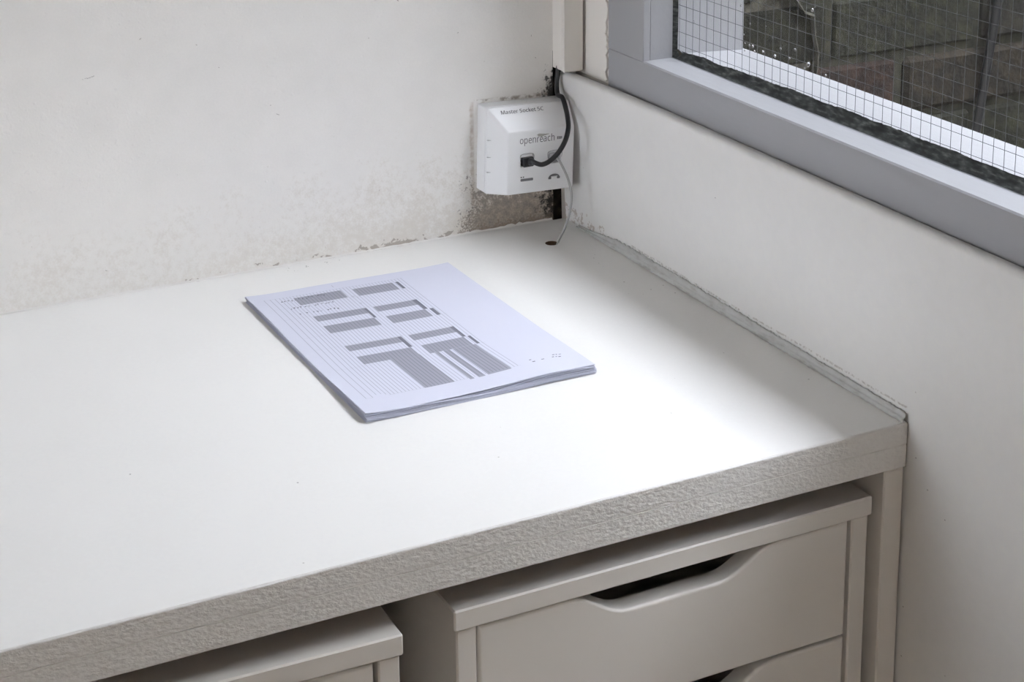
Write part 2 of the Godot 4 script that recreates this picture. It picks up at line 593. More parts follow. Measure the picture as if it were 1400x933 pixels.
func build_room() -> void:
	struct_tag(boxpart("floor", Vector3(ROOM_L - 0.12, -0.1, -0.12), Vector3(0.135, 0.0, ROOM_F + 0.12), M.floor), "brown timber floor of the workroom", "floor")
	struct_tag(boxpart("ceiling", Vector3(ROOM_L - 0.12, Y0 + CEIL, -0.12), Vector3(0.135, Y0 + CEIL + 0.12, ROOM_F + 0.12), M.ceiling), "white painted ceiling of the workroom", "ceiling")
	# wall at the far end of the worktop with an unseen window added to fill the shadows
	var wl := Node3D.new()
	wl.name = "wall_left"
	add_child(wl)
	struct_tag(wl, "cream wall facing the window wall", "wall")
	boxpart("lower_wall", Vector3(ROOM_L - 0.12, 0, -0.12), Vector3(ROOM_L, Y0 + LY0, ROOM_F + 0.12), M.paint, wl)
	boxpart("upper_wall", Vector3(ROOM_L - 0.12, Y0 + LY1, -0.12), Vector3(ROOM_L, Y0 + CEIL, ROOM_F + 0.12), M.paint, wl)
	boxpart("pier", Vector3(ROOM_L - 0.12, Y0 + LY0, -0.12), Vector3(ROOM_L, Y0 + LY1, LZ0), M.paint, wl)
	boxpart("pier", Vector3(ROOM_L - 0.12, Y0 + LY0, LZ1), Vector3(ROOM_L, Y0 + LY1, ROOM_F + 0.12), M.paint, wl)
	var w2 := Node3D.new()
	w2.name = "window_2"
	w2.position = Vector3(ROOM_L - 0.08, Y0 + LY0, LZ0)
	add_child(w2)
	struct_tag(w2, "unseen window added as fill light at the other end of the worktop", "window")
	var ww := LZ1 - LZ0
	var wh := LY1 - LY0
	boxpart("stile", Vector3(0, 0, 0), Vector3(0.05, wh, 0.04), M.frame, w2)
	boxpart("stile", Vector3(0, 0, ww - 0.04), Vector3(0.05, wh, ww), M.frame, w2)
	boxpart("rail", Vector3(0, 0, 0.04), Vector3(0.05, 0.04, ww - 0.04), M.frame, w2)
	boxpart("rail", Vector3(0, wh - 0.04, 0.04), Vector3(0.05, wh, ww - 0.04), M.frame, w2)
	boxpart("pane", Vector3(0.022, 0.035, 0.035), Vector3(0.028, wh - 0.035, ww - 0.035), M.glass, w2, 0.0002)
	var wf := Node3D.new()
	wf.name = "wall_front"
	add_child(wf)
	struct_tag(wf, "cream wall facing the stained wall", "wall")
	boxpart("lower_wall", Vector3(ROOM_L, 0, ROOM_F), Vector3(XW, Y0 + FY0, ROOM_F + 0.12), M.paint, wf)
	boxpart("upper_wall", Vector3(ROOM_L, Y0 + FY1, ROOM_F), Vector3(XW, Y0 + CEIL, ROOM_F + 0.12), M.paint, wf)
	boxpart("pier", Vector3(ROOM_L, Y0 + FY0, ROOM_F), Vector3(FX0, Y0 + FY1, ROOM_F + 0.12), M.paint, wf)
	boxpart("pier", Vector3(FX1, Y0 + FY0, ROOM_F), Vector3(XW, Y0 + FY1, ROOM_F + 0.12), M.paint, wf)
	var w3 := Node3D.new()
	w3.name = "door_1"  # unseen door, added as a warm fill from the front
	w3.position = Vector3(FX0, Y0 + FY0, ROOM_F + 0.03)
	add_child(w3)
	struct_tag(w3, "unseen glazed door added for warm fill, facing the stained wall", "door")
	var fw := FX1 - FX0
	var fh := FY1 - FY0
	boxpart("stile", Vector3(0, 0, 0), Vector3(0.04, fh, 0.05), M.frame, w3)
	boxpart("stile", Vector3(fw - 0.04, 0, 0), Vector3(fw, fh, 0.05), M.frame, w3)
	boxpart("rail", Vector3(0.04, 0, 0), Vector3(fw - 0.04, 0.04, 0.05), M.frame, w3)
	boxpart("rail", Vector3(0.04, fh - 0.04, 0), Vector3(fw - 0.04, fh, 0.05), M.frame, w3)
	boxpart("pane", Vector3(0.035, 0.035, 0.022), Vector3(fw - 0.035, fh - 0.035, 0.028), M.glass, w3, 0.0002)
	# back wall: painted face with a narrow chase beside the boarding
	var wb := Node3D.new()
	wb.name = "wall_back"
	add_child(wb)
	struct_tag(wb, "bumpy off-white plaster wall stained brown around the telephone socket", "wall")
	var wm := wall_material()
	var slot := -0.0145
	var st := ST()
	var f := func(u: float, v: float) -> Vector3:
		return Vector3(lerpf(ROOM_L, slot, u), lerpf(Y0 + CEIL, 0.0, v), 0.0)
	var pieces := [[ROOM_L, slot, 0.0, Y0 + CEIL], [slot, 0.14, Y0 + 0.185, Y0 + CEIL], [slot, 0.14, 0.0, Y0 - 0.03]]
	for p in pieces:
		var c := [Vector3(p[0], p[2], 0), Vector3(p[1], p[2], 0), Vector3(p[1], p[3], 0), Vector3(p[0], p[3], 0)]
		var uv := []
		for q in c:
			uv.append(Vector2((q.x + 0.7) / 0.7, (0.35 - (q.y - Y0)) / 0.35))
		quad(st, c[0], c[1], c[2], c[3], Vector3(0, 0, 1), uv)
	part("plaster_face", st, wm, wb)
	st = ST()
	cbox(st, Vector3(ROOM_L, 0, -0.12), Vector3(0.14, Y0 + CEIL, -0.014), 0.0005)
	part("wall_core", st, M.paint, wb)
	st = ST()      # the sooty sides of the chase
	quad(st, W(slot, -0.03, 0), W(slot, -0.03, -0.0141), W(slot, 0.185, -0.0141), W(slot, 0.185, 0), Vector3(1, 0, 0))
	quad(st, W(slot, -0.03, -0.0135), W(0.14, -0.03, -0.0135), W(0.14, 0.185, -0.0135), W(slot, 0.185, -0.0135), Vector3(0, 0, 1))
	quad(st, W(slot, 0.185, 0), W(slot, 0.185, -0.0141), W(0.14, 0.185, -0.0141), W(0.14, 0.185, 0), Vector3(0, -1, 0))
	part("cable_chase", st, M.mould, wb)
	# window wall: strips round the opening
	var wr := Node3D.new()
	wr.name = "wall_right"
	add_child(wr)
	struct_tag(wr, "cream wall with a large wired-glass window", "wall")
	boxpart("lower_wall", Vector3(XW, 0, -0.002), Vector3(0.13, Y0 + BOARD - 0.002, ROOM_F + 0.12), M.paint, wr)
	boxpart("upper_wall", W(XW, HEAD, -0.002), W(0.13, CEIL, ROOM_F + 0.12), M.paint, wr)
	boxpart("far_pier", W(XW, BOARD - 0.01, ZW1), W(0.13, HEAD + 0.01, ROOM_F + 0.12), M.paint, wr)
	boxpart("corner_pier", W(XW + 0.002, BOARD - 0.01, -0.002), W(0.13, HEAD + 0.01, ZW0), M.paint, wr)
	# the paint skin of the corner pier ends in a chipped edge over the grey frame
	var poly := PackedVector2Array()
	poly.append(Vector2(0.001, 0.1635))
	poly.append(Vector2(0.066, 0.1635))
	var y := 0.166
	while y < 0.42:
		var chip := absf(rng.randfn(0.0, 0.0016))
		if rng.randf() < 0.12:
			chip += 0.004
		poly.append(Vector2(0.0705 - chip, y))
		y += rng.randf_range(0.002, 0.0065)
	poly.append(Vector2(0.0705, HEAD))
	poly.append(Vector2(0.001, HEAD))
	st = ST()
	var tmp := ST()
	slab(st, poly, 0.0, 0.0022, 0.0006, 2)
	var skin := part("chipped_paint_skin", st, M.paint, wr)
	skin.transform = Transform3D(Basis(Vector3(0, 0, 1), Vector3(0, 1, 0), Vector3(-1, 0, 0)), W(XW + 0.0015, 0, 0))

func build_trims() -> void:
	# boarding below the window, its top edge rounded, its end leaning out at the corner
	var st := ST()
	var prof := []      # (depth behind the face, height) from the back of the top round to the foot
	prof.append(Vector2(0.0118, BOARD - 0.0015))
	prof.append(Vector2(0.009, BOARD))
	for k in 6:
		var a := PI / 2 * k / 5.0
		prof.append(Vector2(0.005 - 0.005 * sin(a), BOARD - 0.005 + 0.005 * cos(a)))
	for k in 12:
		prof.append(Vector2(0.0, lerpf(BOARD - 0.006, -0.02, (k + 1) / 12.0)))
	prof.append(Vector2(0.0, -0.35))
	prof.append(Vector2(0.0, -Y0))
	var zs := []
	for k in 31:
		zs.append(0.002 + 0.3 * pow(k / 30.0, 1.3))
	zs.append(DEPTH); zs.append(1.0); zs.append(2.0); zs.append(ROOM_F)
	var at := func(u: float, v: float) -> Vector3:
		var z: float = zs[int(round(u * (zs.size() - 1)))]
		var p: Vector2 = prof[int(round(v * (prof.size() - 1)))]
		var lean := -0.0085 * clampf(p.y / 0.163, 0.0, 1.0) * pow(clampf(1.0 - z / 0.2, 0.0, 1.0), 1.6)
		return W(p.x + lean, p.y, z)
	var raw := ST()
	grid(raw, zs.size() - 1, prof.size() - 1, at, Vector3(-1, 0.6, 0))
	# put the board's own texture coordinates on
	var arr := raw.commit_to_arrays()
	var uv := PackedVector2Array()
	for v in arr[Mesh.ARRAY_VERTEX]:
		uv.append(Vector2(v.z, (0.165 - (v.y - Y0)) / 0.515))
	arr[Mesh.ARRAY_TEX_UV] = uv
	var am := ArrayMesh.new()
	am.add_surface_from_arrays(Mesh.PRIMITIVE_TRIANGLES, arr)
	var board := MeshInstance3D.new()
	board.name = "trim_1"
	board.mesh = am
	board.material_override = board_material()
	add_child(board)
	struct_tag(board, "smooth cream boarding below the window with a rounded top edge", "wall panel")
	var en := ST()
	quad(en, W(-0.0085, BOARD - 0.002, 0.002), W(0.0118, BOARD - 0.002, 0.002), W(0.0118, -Y0, 0.002), W(0.0, -0.02, 0.002), Vector3(0, 0, -1))
	part("board_end", en, M.paint, board)
	# cable trunking in the corner
	var t := Node3D.new()
	t.name = "trim_2"
	t.position = W(-0.0145, 0.1665, 0.0)
	add_child(t)
	struct_tag(t, "cream cable trunking running down the corner above the socket", "trunking")
	boxpart("trunking_base", Vector3(0, 0.001, 0), Vector3(0.0235, CEIL - 0.17, 0.0215), M.paint, t, 0.0006)
	boxpart("trunking_lid", Vector3(-0.0006, 0, 0.0219), Vector3(0.0228, CEIL - 0.17, 0.0255), M.paint, t, 0.0012)
	# sealant bead on the back joint
	var nz := noise(401, 9.0, 3)
	st = ST()
	var bead := func(u: float, v: float) -> Vector3:
		var x := lerpf(-1.85, -0.016, u)
		var n := nz.get_noise_2d(x * 20.0, 3.0)
		var s := 0.0014 + 0.0007 * n + 0.0035 * smoothstep(-0.24, -0.08, x) * absf(nz.get_noise_2d(x * 9.0, 8.0))
		var a := PI / 2 * v
		return W(x, s * (1.0 - sin(a)) + 0.0002, s * (1.0 - cos(a)) + 0.0002)
	grid(st, 420, 4, bead, Vector3(0, 1, 1))
	struct_tag(part("trim_3", st, M.white_bead), "thin cracked white sealant along the worktop and stained wall", "sealant")
	# smeared sealant on the window side
	st = ST()
	var smear := func(u: float, v: float) -> Vector3:
		var z := lerpf(0.035, DEPTH - 0.001, u)
		var s := smoothstep(0.035, 0.13, z) * (0.75 + 0.25 * smoothstep(0.5, 0.2, z))
		var ny := 0.0085 * s + 0.0015 + 0.0022 * nz.get_noise_2d(z * 25.0, 1.0) * s
		var nx := 0.0052 + 0.001 * nz.get_noise_2d(z * 18.0, 5.0)
		var p0 := Vector2(-nx, 0.0004)
		var p1 := Vector2(-0.0005, ny)
		var q := p0.lerp(p1, v)
		var sag := 0.0012 * sin(PI * v) + 0.0008 * sin(PI * v * 3.0)
		return W(q.x - sag * 0.6, q.y + sag, z)
	grid(st, 260, 8, smear, Vector3(-1, 1, 0))
	struct_tag(part("trim_4", st, M.caulk), "wide grey smeared sealant along the worktop and window boarding", "sealant")

# ---------------------------------------------------------------- window
func build_window() -> void:
	var w := Node3D.new()
	w.name = "window_1"
	w.position = W(0, 0, 0)
	add_child(w)
	struct_tag(w, "grey painted wooden window with rain-spotted wired glass", "window")
	var b := BOARD - 0.004
	boxpart("bottom_rail", Vector3(XW, b, ZW0), Vector3(XG + 0.004, SILL, ZW1), M.frame, w, 0.0015)
	# outer sill, falling away a little
	var st := ST()
	var prof := PackedVector2Array([Vector2(XG + 0.003, b), Vector2(0.142, b), Vector2(0.142, SILL - 0.008), Vector2(0.139, SILL - 0.004), Vector2(XG + 0.003, SILL + 0.001)])
	slab(st, prof, -ZW1, -0.117, 0.0)
	var sill := part("outer_sill", st, M.frame, w)
	sill.transform = Transform3D(Basis(Vector3(1, 0, 0), Vector3(0, 1, 0), Vector3(0, 0, 1)), Vector3.ZERO)
	sill.scale = Vector3(1, 1, -1)
	# stiles, mullion, head
	boxpart("stile", Vector3(XW + 0.0003, SILL - 0.0005, ZW0), Vector3(0.020, HEAD, 0.1395), M.frame, w, 0.0007)
	boxpart("stile_rebate", Vector3(0.0195, SILL - 0.003, ZW0), Vector3(XG - 0.002, HEAD, 0.1385), M.frame, w, 0.0015)
	boxpart("outer_jamb", Vector3(XG - 0.003, SILL - 0.012, ZW0), Vector3(0.136, HEAD, 0.130), M.frame, w, 0.0015)
	boxpart("stile", Vector3(XW, SILL - 0.004, ZW1 - 0.07), Vector3(0.13, HEAD, ZW1), M.frame, w, 0.002)
	boxpart("head", Vector3(XW, HEAD - 0.06, ZW0 + 0.0695), Vector3(0.13, HEAD, ZW1 - 0.0695), M.frame, w, 0.002)
	# panes, their wire and putty
	var nz := noise(501, 14.0, 4)
	var bays := [[0.1385, ZW1 - 0.07]]
	for bay in bays:
		var z0: float = bay[0]
		var z1: float = bay[1]
		var pane := boxpart("pane", Vector3(XG - 0.003, SILL - 0.002, z0 - 0.003), Vector3(XG + 0.003, HEAD - 0.058, z1 + 0.003), M.glass, w, 0.0002)
		st = ST()
		var z := z0 + 0.0015
		while z < z1:
			tube(st, [Vector3(XG, SILL, z), Vector3(XG, HEAD - 0.06, z)], 0.00028, 4, 1, false)
			z += 0.01228
		var y := 0.2122
		while y < HEAD - 0.06:
			tube(st, [Vector3(XG, y, z0), Vector3(XG, y, z1)], 0.00028, 4, 1, false)
			y += 0.01345
		part("wire_mesh", st, M.wire, pane)
		# mouldy putty fillet along the foot of the pane
		st = ST()
		var za := z0
		var zb := z1
		var bead := func(u: float, v: float) -> Vector3:
			var zz := lerpf(za, zb, u)
			var n := nz.get_noise_2d(zz * 1.0, 2.0)
			var n2 := nz.get_noise_2d(zz * 9.0, 7.0)
			var hh := 0.0070 + 0.0016 * n + 0.0007 * n2 + 0.0042 * smoothstep(0.14, 0.34, zz)
			var dd := 0.0045 + 0.0006 * n + 0.0015 * smoothstep(0.14, 0.34, zz)
			var p := Vector2(XG - 0.0032 - dd * (1.0 - v), SILL + 0.0005 + hh * v - 0.0022 * sin(PI * v))
			return Vector3(p.x, p.y, zz)
		grid(st, 360, 6, bead, Vector3(-1, 1, 0))
		part("putty", st, M.putty, w)
		st = ST()
		var bead2 := func(u: float, v: float) -> Vector3:
			var zz := lerpf(za, zb, u)
			var hh := 0.006 + 0.002 * nz.get_noise_2d(zz * 2.0, 22.0)
			var p := Vector2(XG + 0.0032 + 0.006 * (1.0 - v), SILL + 0.0005 + hh * v)
			return Vector3(p.x, p.y, zz)
		grid(st, 200, 3, bead2, Vector3(1, 1, 0))
		part("putty", st, M.putty, w)
	# black gasket up the side of the first pane
	st = ST()
	var side := func(u: float, v: float) -> Vector3:
		var yy := lerpf(SILL, HEAD - 0.06, u)
		var wd := 0.0045 + 0.0008 * nz.get_noise_2d(yy * 8.0, 31.0)
		return Vector3(XG - 0.0032 - 0.004 * (1.0 - v), yy, 0.1382 + wd * v)
	grid(st, 120, 2, side, Vector3(-1, 0, 1))
	part("putty", st, M.putty, w)
	# curl of lifted paint in the corner of the sill
	st = ST()
	var curl := func(u: float, v: float) -> Vector3:
		return Vector3(XG - 0.012 + 0.004 * sin(u * 2.6), SILL + 0.001 + 0.009 * u + 0.002 * v, 0.150 + 0.014 * u * (1.0 - u) + 0.004 * v)
	grid(st, 8, 2, curl, Vector3(-1, 1, 0))
	part("paint_flake", st, M.cement, w)

func build_raindrops() -> void:
	# drops on the outside of the pane, in (z, height)
	var spots := [[0.2577, 0.2356, 1.6], [0.2629, 0.2359, 1.9], [0.2661, 0.2318, 1.4], [0.2798, 0.2342, 1.7], [0.2986, 0.2343, 1.8], [0.3073, 0.2427, 1.7], [0.3212, 0.2367, 1.6], [0.3292, 0.2464, 1.8], [0.3497, 0.2374, 2.6], [0.3446, 0.2325, 1.4], [0.2579, 0.2561, 1.4], [0.2945, 0.2504, 1.3], [0.2481, 0.2440, 1.1], [0.3531, 0.2869, 2.1], [0.2418, 0.2703, 1.3], [0.2497, 0.2294, 1.4], [0.2504, 0.2361, 0.9], [0.1610, 0.2392, 1.2], [0.3757, 0.2331, 1.5], [0.2832, 0.2586, 1.0]]
	var proto: MeshInstance3D = null
	for s in spots:
		if proto == null:
			var st := ST()
			var f := func(u: float, v: float) -> Vector3:
				var a := TAU * u
				var t := PI * v
				var squash := 1.0 + 0.25 * cos(t)
				return Vector3(sin(t) * cos(a) * 0.6, -cos(t) * 1.1, sin(t) * sin(a) * squash * 0.85)
			var p := SphereMesh.new()
			p.radius = 1.0
			p.height = 2.0
			p.radial_segments = 12
			p.rings = 6
			st.append_from(p, 0, Transform3D(Basis.from_scale(Vector3(0.55, 1.15, 0.9)), Vector3.ZERO))
			proto = part("raindrop", st, M.drop)
			tag(proto, "tiny rain drop clinging to the wired glass", "rain drop", "rain drops on the window pane")
		else:
			var c: MeshInstance3D = proto.duplicate()
			c.name = numbered("raindrop")
			add_child(c, true)
		var o: MeshInstance3D = get_child(get_child_count() - 1)
		var r: float = s[2] * 0.00085
		o.position = W(XG + 0.003 + 0.2 * r, s[1], s[0])
		o.scale = Vector3.ONE * r

# ---------------------------------------------------------------- outside
func build_outside() -> void:
	struct_tag(boxpart("ground", Vector3(-3, -0.42, -3), Vector3(9, -0.3, 9), M.ground), "grey paving outside the window", "ground")
	# roof edge over the window
	var ev := thing("roof_eaves", W(0.131, 1.50, 1.6))
	tag(ev, "white painted eaves overhanging the window outside", "eaves")
	boxpart("soffit", Vector3(0.0, 0.13, -1.9), Vector3(EAVES - 0.005, 0.15, 1.9), M.outer_wood, ev)
	boxpart("fascia", Vector3(EAVES - 0.025, 0.10, -1.9), Vector3(EAVES, 0.27, 1.9), M.outer_wood, ev)
	# brick wall at a right angle to the window
	var zb := -0.085
	var bw := thing("brick_wall", Vector3(0.19, -0.3, zb))
	tag(bw, "dark mossy brick wall seen through the wired glass", "wall")
	var top := 2.3
	boxpart("mortar_core", Vector3(0, 0, -0.2), Vector3(3.2, top, -0.007), M.mortar, bw)
	var bl := 0.215
	var pitch := 0.0805
	var meshes := []
	for k in 4:
		var st := ST()
		cbox(st, Vector3(0, 0, -0.09), Vector3(bl, pitch - 0.0115, 0), 0.003 + 0.001 * k)
		meshes.append(st.commit())
	var rest := ST()
	# a joint lies 0.0965 above the worktop
	var y0 := fposmod(0.0965 + Y0 + 0.3, pitch) - pitch
	var row := 0
	var y := y0
	while y < top:
		var x := -0.115 + (0.1125 if row % 2 else 0.0) + rng.randf_range(-0.012, 0.012)
		while x < 3.2:
			var wy := y - 0.3 - Y0
			var x0 := maxf(x, 0.0)
			var x1 := minf(x + bl, 3.2)
			if x1 - x0 > 0.03:
				if wy > -0.35 and wy < 0.75 and x < 1.5 and x > 0.0:
					var o := MeshInstance3D.new()
					o.name = "brick"
					o.mesh = meshes[rng.randi() % 4]
					o.material_override = M.bricks[rng.randi() % M.bricks.size()]
					bw.add_child(o, true)
					o.position = Vector3(x, y + 0.0115 + rng.randf_range(-0.0015, 0.0015), rng.randf_range(-0.003, 0.002))
					o.rotation.z = rng.randf_range(-0.006, 0.006)
				else:
					cbox(rest, Vector3(x0, maxf(y + 0.0115, 0.0), -0.09), Vector3(x1, minf(y + pitch, top), rng.randf_range(-0.002, 0.002)), 0.003)
			x += bl + 0.0115
		y += pitch
		row += 1
	var ro := part("other_bricks", rest, M.bricks[0], bw)
	ro.set_meta("kind", "stuff")
	# broken cement render near the house
	var poly := PackedVector2Array()
	poly.append(Vector2(0.0, 0.2))
	poly.append(Vector2(0.185, 0.2))
	var yy := 0.2
	while yy < 0.456 + Y0:
		poly.append(Vector2(0.189 + rng.randf_range(-0.004, 0.004), yy))
		yy += 0.02
	var px := 0.184
	while px > 0.0:
		poly.append(Vector2(px, 0.459 + Y0 + (0.189 - px) * 0.9 + rng.randf_range(-0.006, 0.006)))
		px -= 0.014
	poly.append(Vector2(0.0, 0.641 + Y0))
	var st := ST()
	slab(st, poly, -0.004, 0.012, 0.003, 2)
	part("cement_render", st, M.cement, bw)
	# black cable hanging down the wall
	st = ST()
	tube(st, [W(0.70, 1.2, zb + 0.013), W(0.664, 0.28, zb + 0.013), W(0.6476, 0.1536, zb + 0.013), W(0.6257, 0.0, zb + 0.013), W(0.60, -0.2, zb + 0.013), W(0.57, -0.6, zb + 0.014), W(0.56, -Y0 - 0.29, zb + 0.02)], 0.0058, 10, 4)
	tag(part("hanging_cable", st, M.black_cable), "black cable running down the brick wall outside", "cable")
	# unseen ochre wall, added to bounce warm light through the glazed door
	var gw := thing("bounce_wall", Vector3(-1.4, -0.3, ROOM_F + 2.0))
	tag(gw, "unseen ochre wall added to bounce warm light into the glazed door", "wall")
	boxpart("wall", Vector3(-2.2, 0, 0), Vector3(2.6, 2.7, 0.2), mat("ochre render", lin(0.60, 0.48, 0.36), 0.9), gw, 0.01)
	boxpart("coping", Vector3(-2.2, 2.7, -0.03), Vector3(2.6, 2.76, 0.23), M.outer_wood, gw, 0.008)
	# unseen house opposite, added to close off the lower sky
	var nb := thing("sky_blocking_house", Vector3(1.55, -0.3, 1.5))
	tag(nb, "unseen rendered house added to block the low sky opposite the window", "house")
	boxpart("wall", Vector3(0, 0, -4.5), Vector3(0.25, 3.1, 5.0), M.render_wall, nb, 0.01)
	boxpart("added_return_wall", Vector3(-1.30, 0, 1.6), Vector3(0.0, 4.0, 1.8), M.render_wall, nb, 0.01)  # added to keep skylight off the bricks
	boxpart("coping", Vector3(-0.04, 3.1, -4.5), Vector3(0.29, 3.16, 5.0), M.outer_wood, nb, 0.008)

# ---------------------------------------------------------------- desk
func build_desk() -> void:
	var d := thing("worktop_desk", Vector3(0, 0, 0))
	tag(d, "long white painted worktop built into the corner under the window", "worktop")
	var x0 := -1.85
	var x1 := -0.0008
	var z0 := 0.0015
	var z1 := DEPTH
	# top board with a cable hole
	var hc := Vector2(-0.0512, 0.0662)
	var hr := 0.0068
	var st := ST()
	var uvf := func(p: Vector2) -> Vector2:
		return Vector2((p.x + 0.7) / 0.7, p.y / 0.6)
	var flat := func(a: Vector2, b: Vector2) -> void:
		var c := [a, Vector2(b.x, a.y), b, Vector2(a.x, b.y)]
		quad(st, W(c[0].x, 0, c[0].y), W(c[1].x, 0, c[1].y), W(c[2].x, 0, c[2].y), W(c[3].x, 0, c[3].y), Vector3.UP, [uvf.call(c[0]), uvf.call(c[1]), uvf.call(c[2]), uvf.call(c[3])])
	var r := 0.0012
	var s := 0.012
	flat.call(Vector2(x0, z0), Vector2(hc.x - s, z1 - r))
	flat.call(Vector2(hc.x + s, z0), Vector2(x1, z1 - r))
	flat.call(Vector2(hc.x - s, z0), Vector2(hc.x + s, hc.y - s))
	flat.call(Vector2(hc.x - s, hc.y + s), Vector2(hc.x + s, z1 - r))
	var n := 32
	for k in n:
		var a0 := TAU * k / n
		var a1 := TAU * (k + 1) / n
		var d0 := Vector2(cos(a0), sin(a0))
		var d1 := Vector2(cos(a1), sin(a1))
		var q0 := hc + d0 * (s / maxf(absf(d0.x), absf(d0.y)))
		var q1 := hc + d1 * (s / maxf(absf(d1.x), absf(d1.y)))
		var i0 := hc + d0 * hr
		var i1 := hc + d1 * hr
		quad(st, W(i0.x, 0, i0.y), W(q0.x, 0, q0.y), W(q1.x, 0, q1.y), W(i1.x, 0, i1.y), Vector3.UP, [uvf.call(i0), uvf.call(q0), uvf.call(q1), uvf.call(i1)])
	part("top_surface", st, M.desk, d)
	st = ST()
	for k in n:
		var a0 := TAU * k / n
		var a1 := TAU * (k + 1) / n
		var p0 := hc + Vector2(cos(a0), sin(a0)) * hr
		var p1 := hc + Vector2(cos(a1), sin(a1)) * hr
		quad(st, W(p0.x, 0, p0.y), W(p1.x, 0, p1.y), W(p1.x, -0.0381, p1.y), W(p0.x, -0.0381, p0.y), Vector3(hc.x - p0.x, 0, hc.y - p0.y))
	part("cable_hole", st, M.hole, d)
	# front edges of the two laminated boards, uneven under thick paint
	var nz := noise(601, 1.0, 4)
	for layer in 2:
		var ya := -0.0002 if layer == 0 else -0.0185
		var yb := -0.0183 if layer == 0 else -0.0381
		st = ST()
		var lay := layer
		var edge := func(u: float, v: float) -> Vector3:
			var x := lerpf(x0, x1, u)
			var ang := PI * v
			var out := 0.0
			var yy := 0.0
			var rt := 0.0014 if lay == 0 else 0.00035
			var rb := 0.00035 if lay == 0 else 0.001
			if v < 0.25:
				var a := PI / 2 * (1.0 - v / 0.25)
				out = -rt + rt * cos(a); yy = ya - rt + rt * sin(a)
			elif v > 0.75:
				var a := PI / 2 * ((v - 0.75) / 0.25)
				out = -rb + rb * cos(a); yy = yb + rb - rb * sin(a)
			else:
				yy = lerpf(ya - rt, yb + rb, (v - 0.25) * 2.0)
			var w := 0.00022 * nz.get_noise_2d(x * 30.0, yy * 200.0 + lay * 50.0)
			return W(x, yy, z1 + out + w - (0.00015 if lay == 1 else 0.0))
		grid(st, 700, 20, edge, Vector3(0, 0, 1))
		part("front_edge", st, M.edge, d)
	# body of the boards behind the edges, below the painted face
	st = ST()
	quad(st, W(x0, -0.0381, z0), W(x1, -0.0381, z0), W(x1, -0.0381, z1 - 0.0008), W(x0, -0.0381, z1 - 0.0008), Vector3.DOWN)
	quad(st, W(x0, 0, z0), W(x0, -0.0381, z0), W(x0, -0.0381, z1), W(x0, 0, z1), Vector3(-1, 0, 0))
	quad(st, W(x1, 0, z0), W(x1, -0.0381, z0), W(x1, -0.0381, z1), W(x1, 0, z1), Vector3(1, 0, 0))
	quad(st, W(x0, 0, z0), W(x0, -0.0381, z0), W(x1, -0.0381, z0), W(x1, 0, z0), Vector3(0, 0, -1))
	part("underside", st, M.raw_board, d)
	boxpart("end_panel", Vector3(-0.0212, 0, 0.01), Vector3(-0.0018, Y0 - 0.0383, DEPTH - 0.0006), M.cabinet, d, 0.0012)
	boxpart("end_panel", Vector3(x0, 0, 0.01), Vector3(x0 + 0.02, Y0 - 0.0383, DEPTH - 0.0006), M.cabinet, d, 0.0012)

# ---------------------------------------------------------------- drawer units
func build_drawer_units() -> void:
	var u := drawer_unit("white drawer unit next to the window boarding, top drawer under a scooped pull")
	u.position = Vector3(-0.2118, 0, 0.570)
	u.rotation.y = deg_to_rad(0.48)
	var v: Node3D = u.duplicate()
	v.name = numbered("drawer_unit")
	add_child(v, true)
	v.set_meta("label", "white drawer unit set slightly forward, farther from the window boarding")
	v.position = Vector3(-0.6233, 0, 0.5766)
	v.rotation.y = deg_to_rad(-1.36)
	u.scale = Vector3(1.0232, 1.0232, 0.95)
	v.scale = u.scale

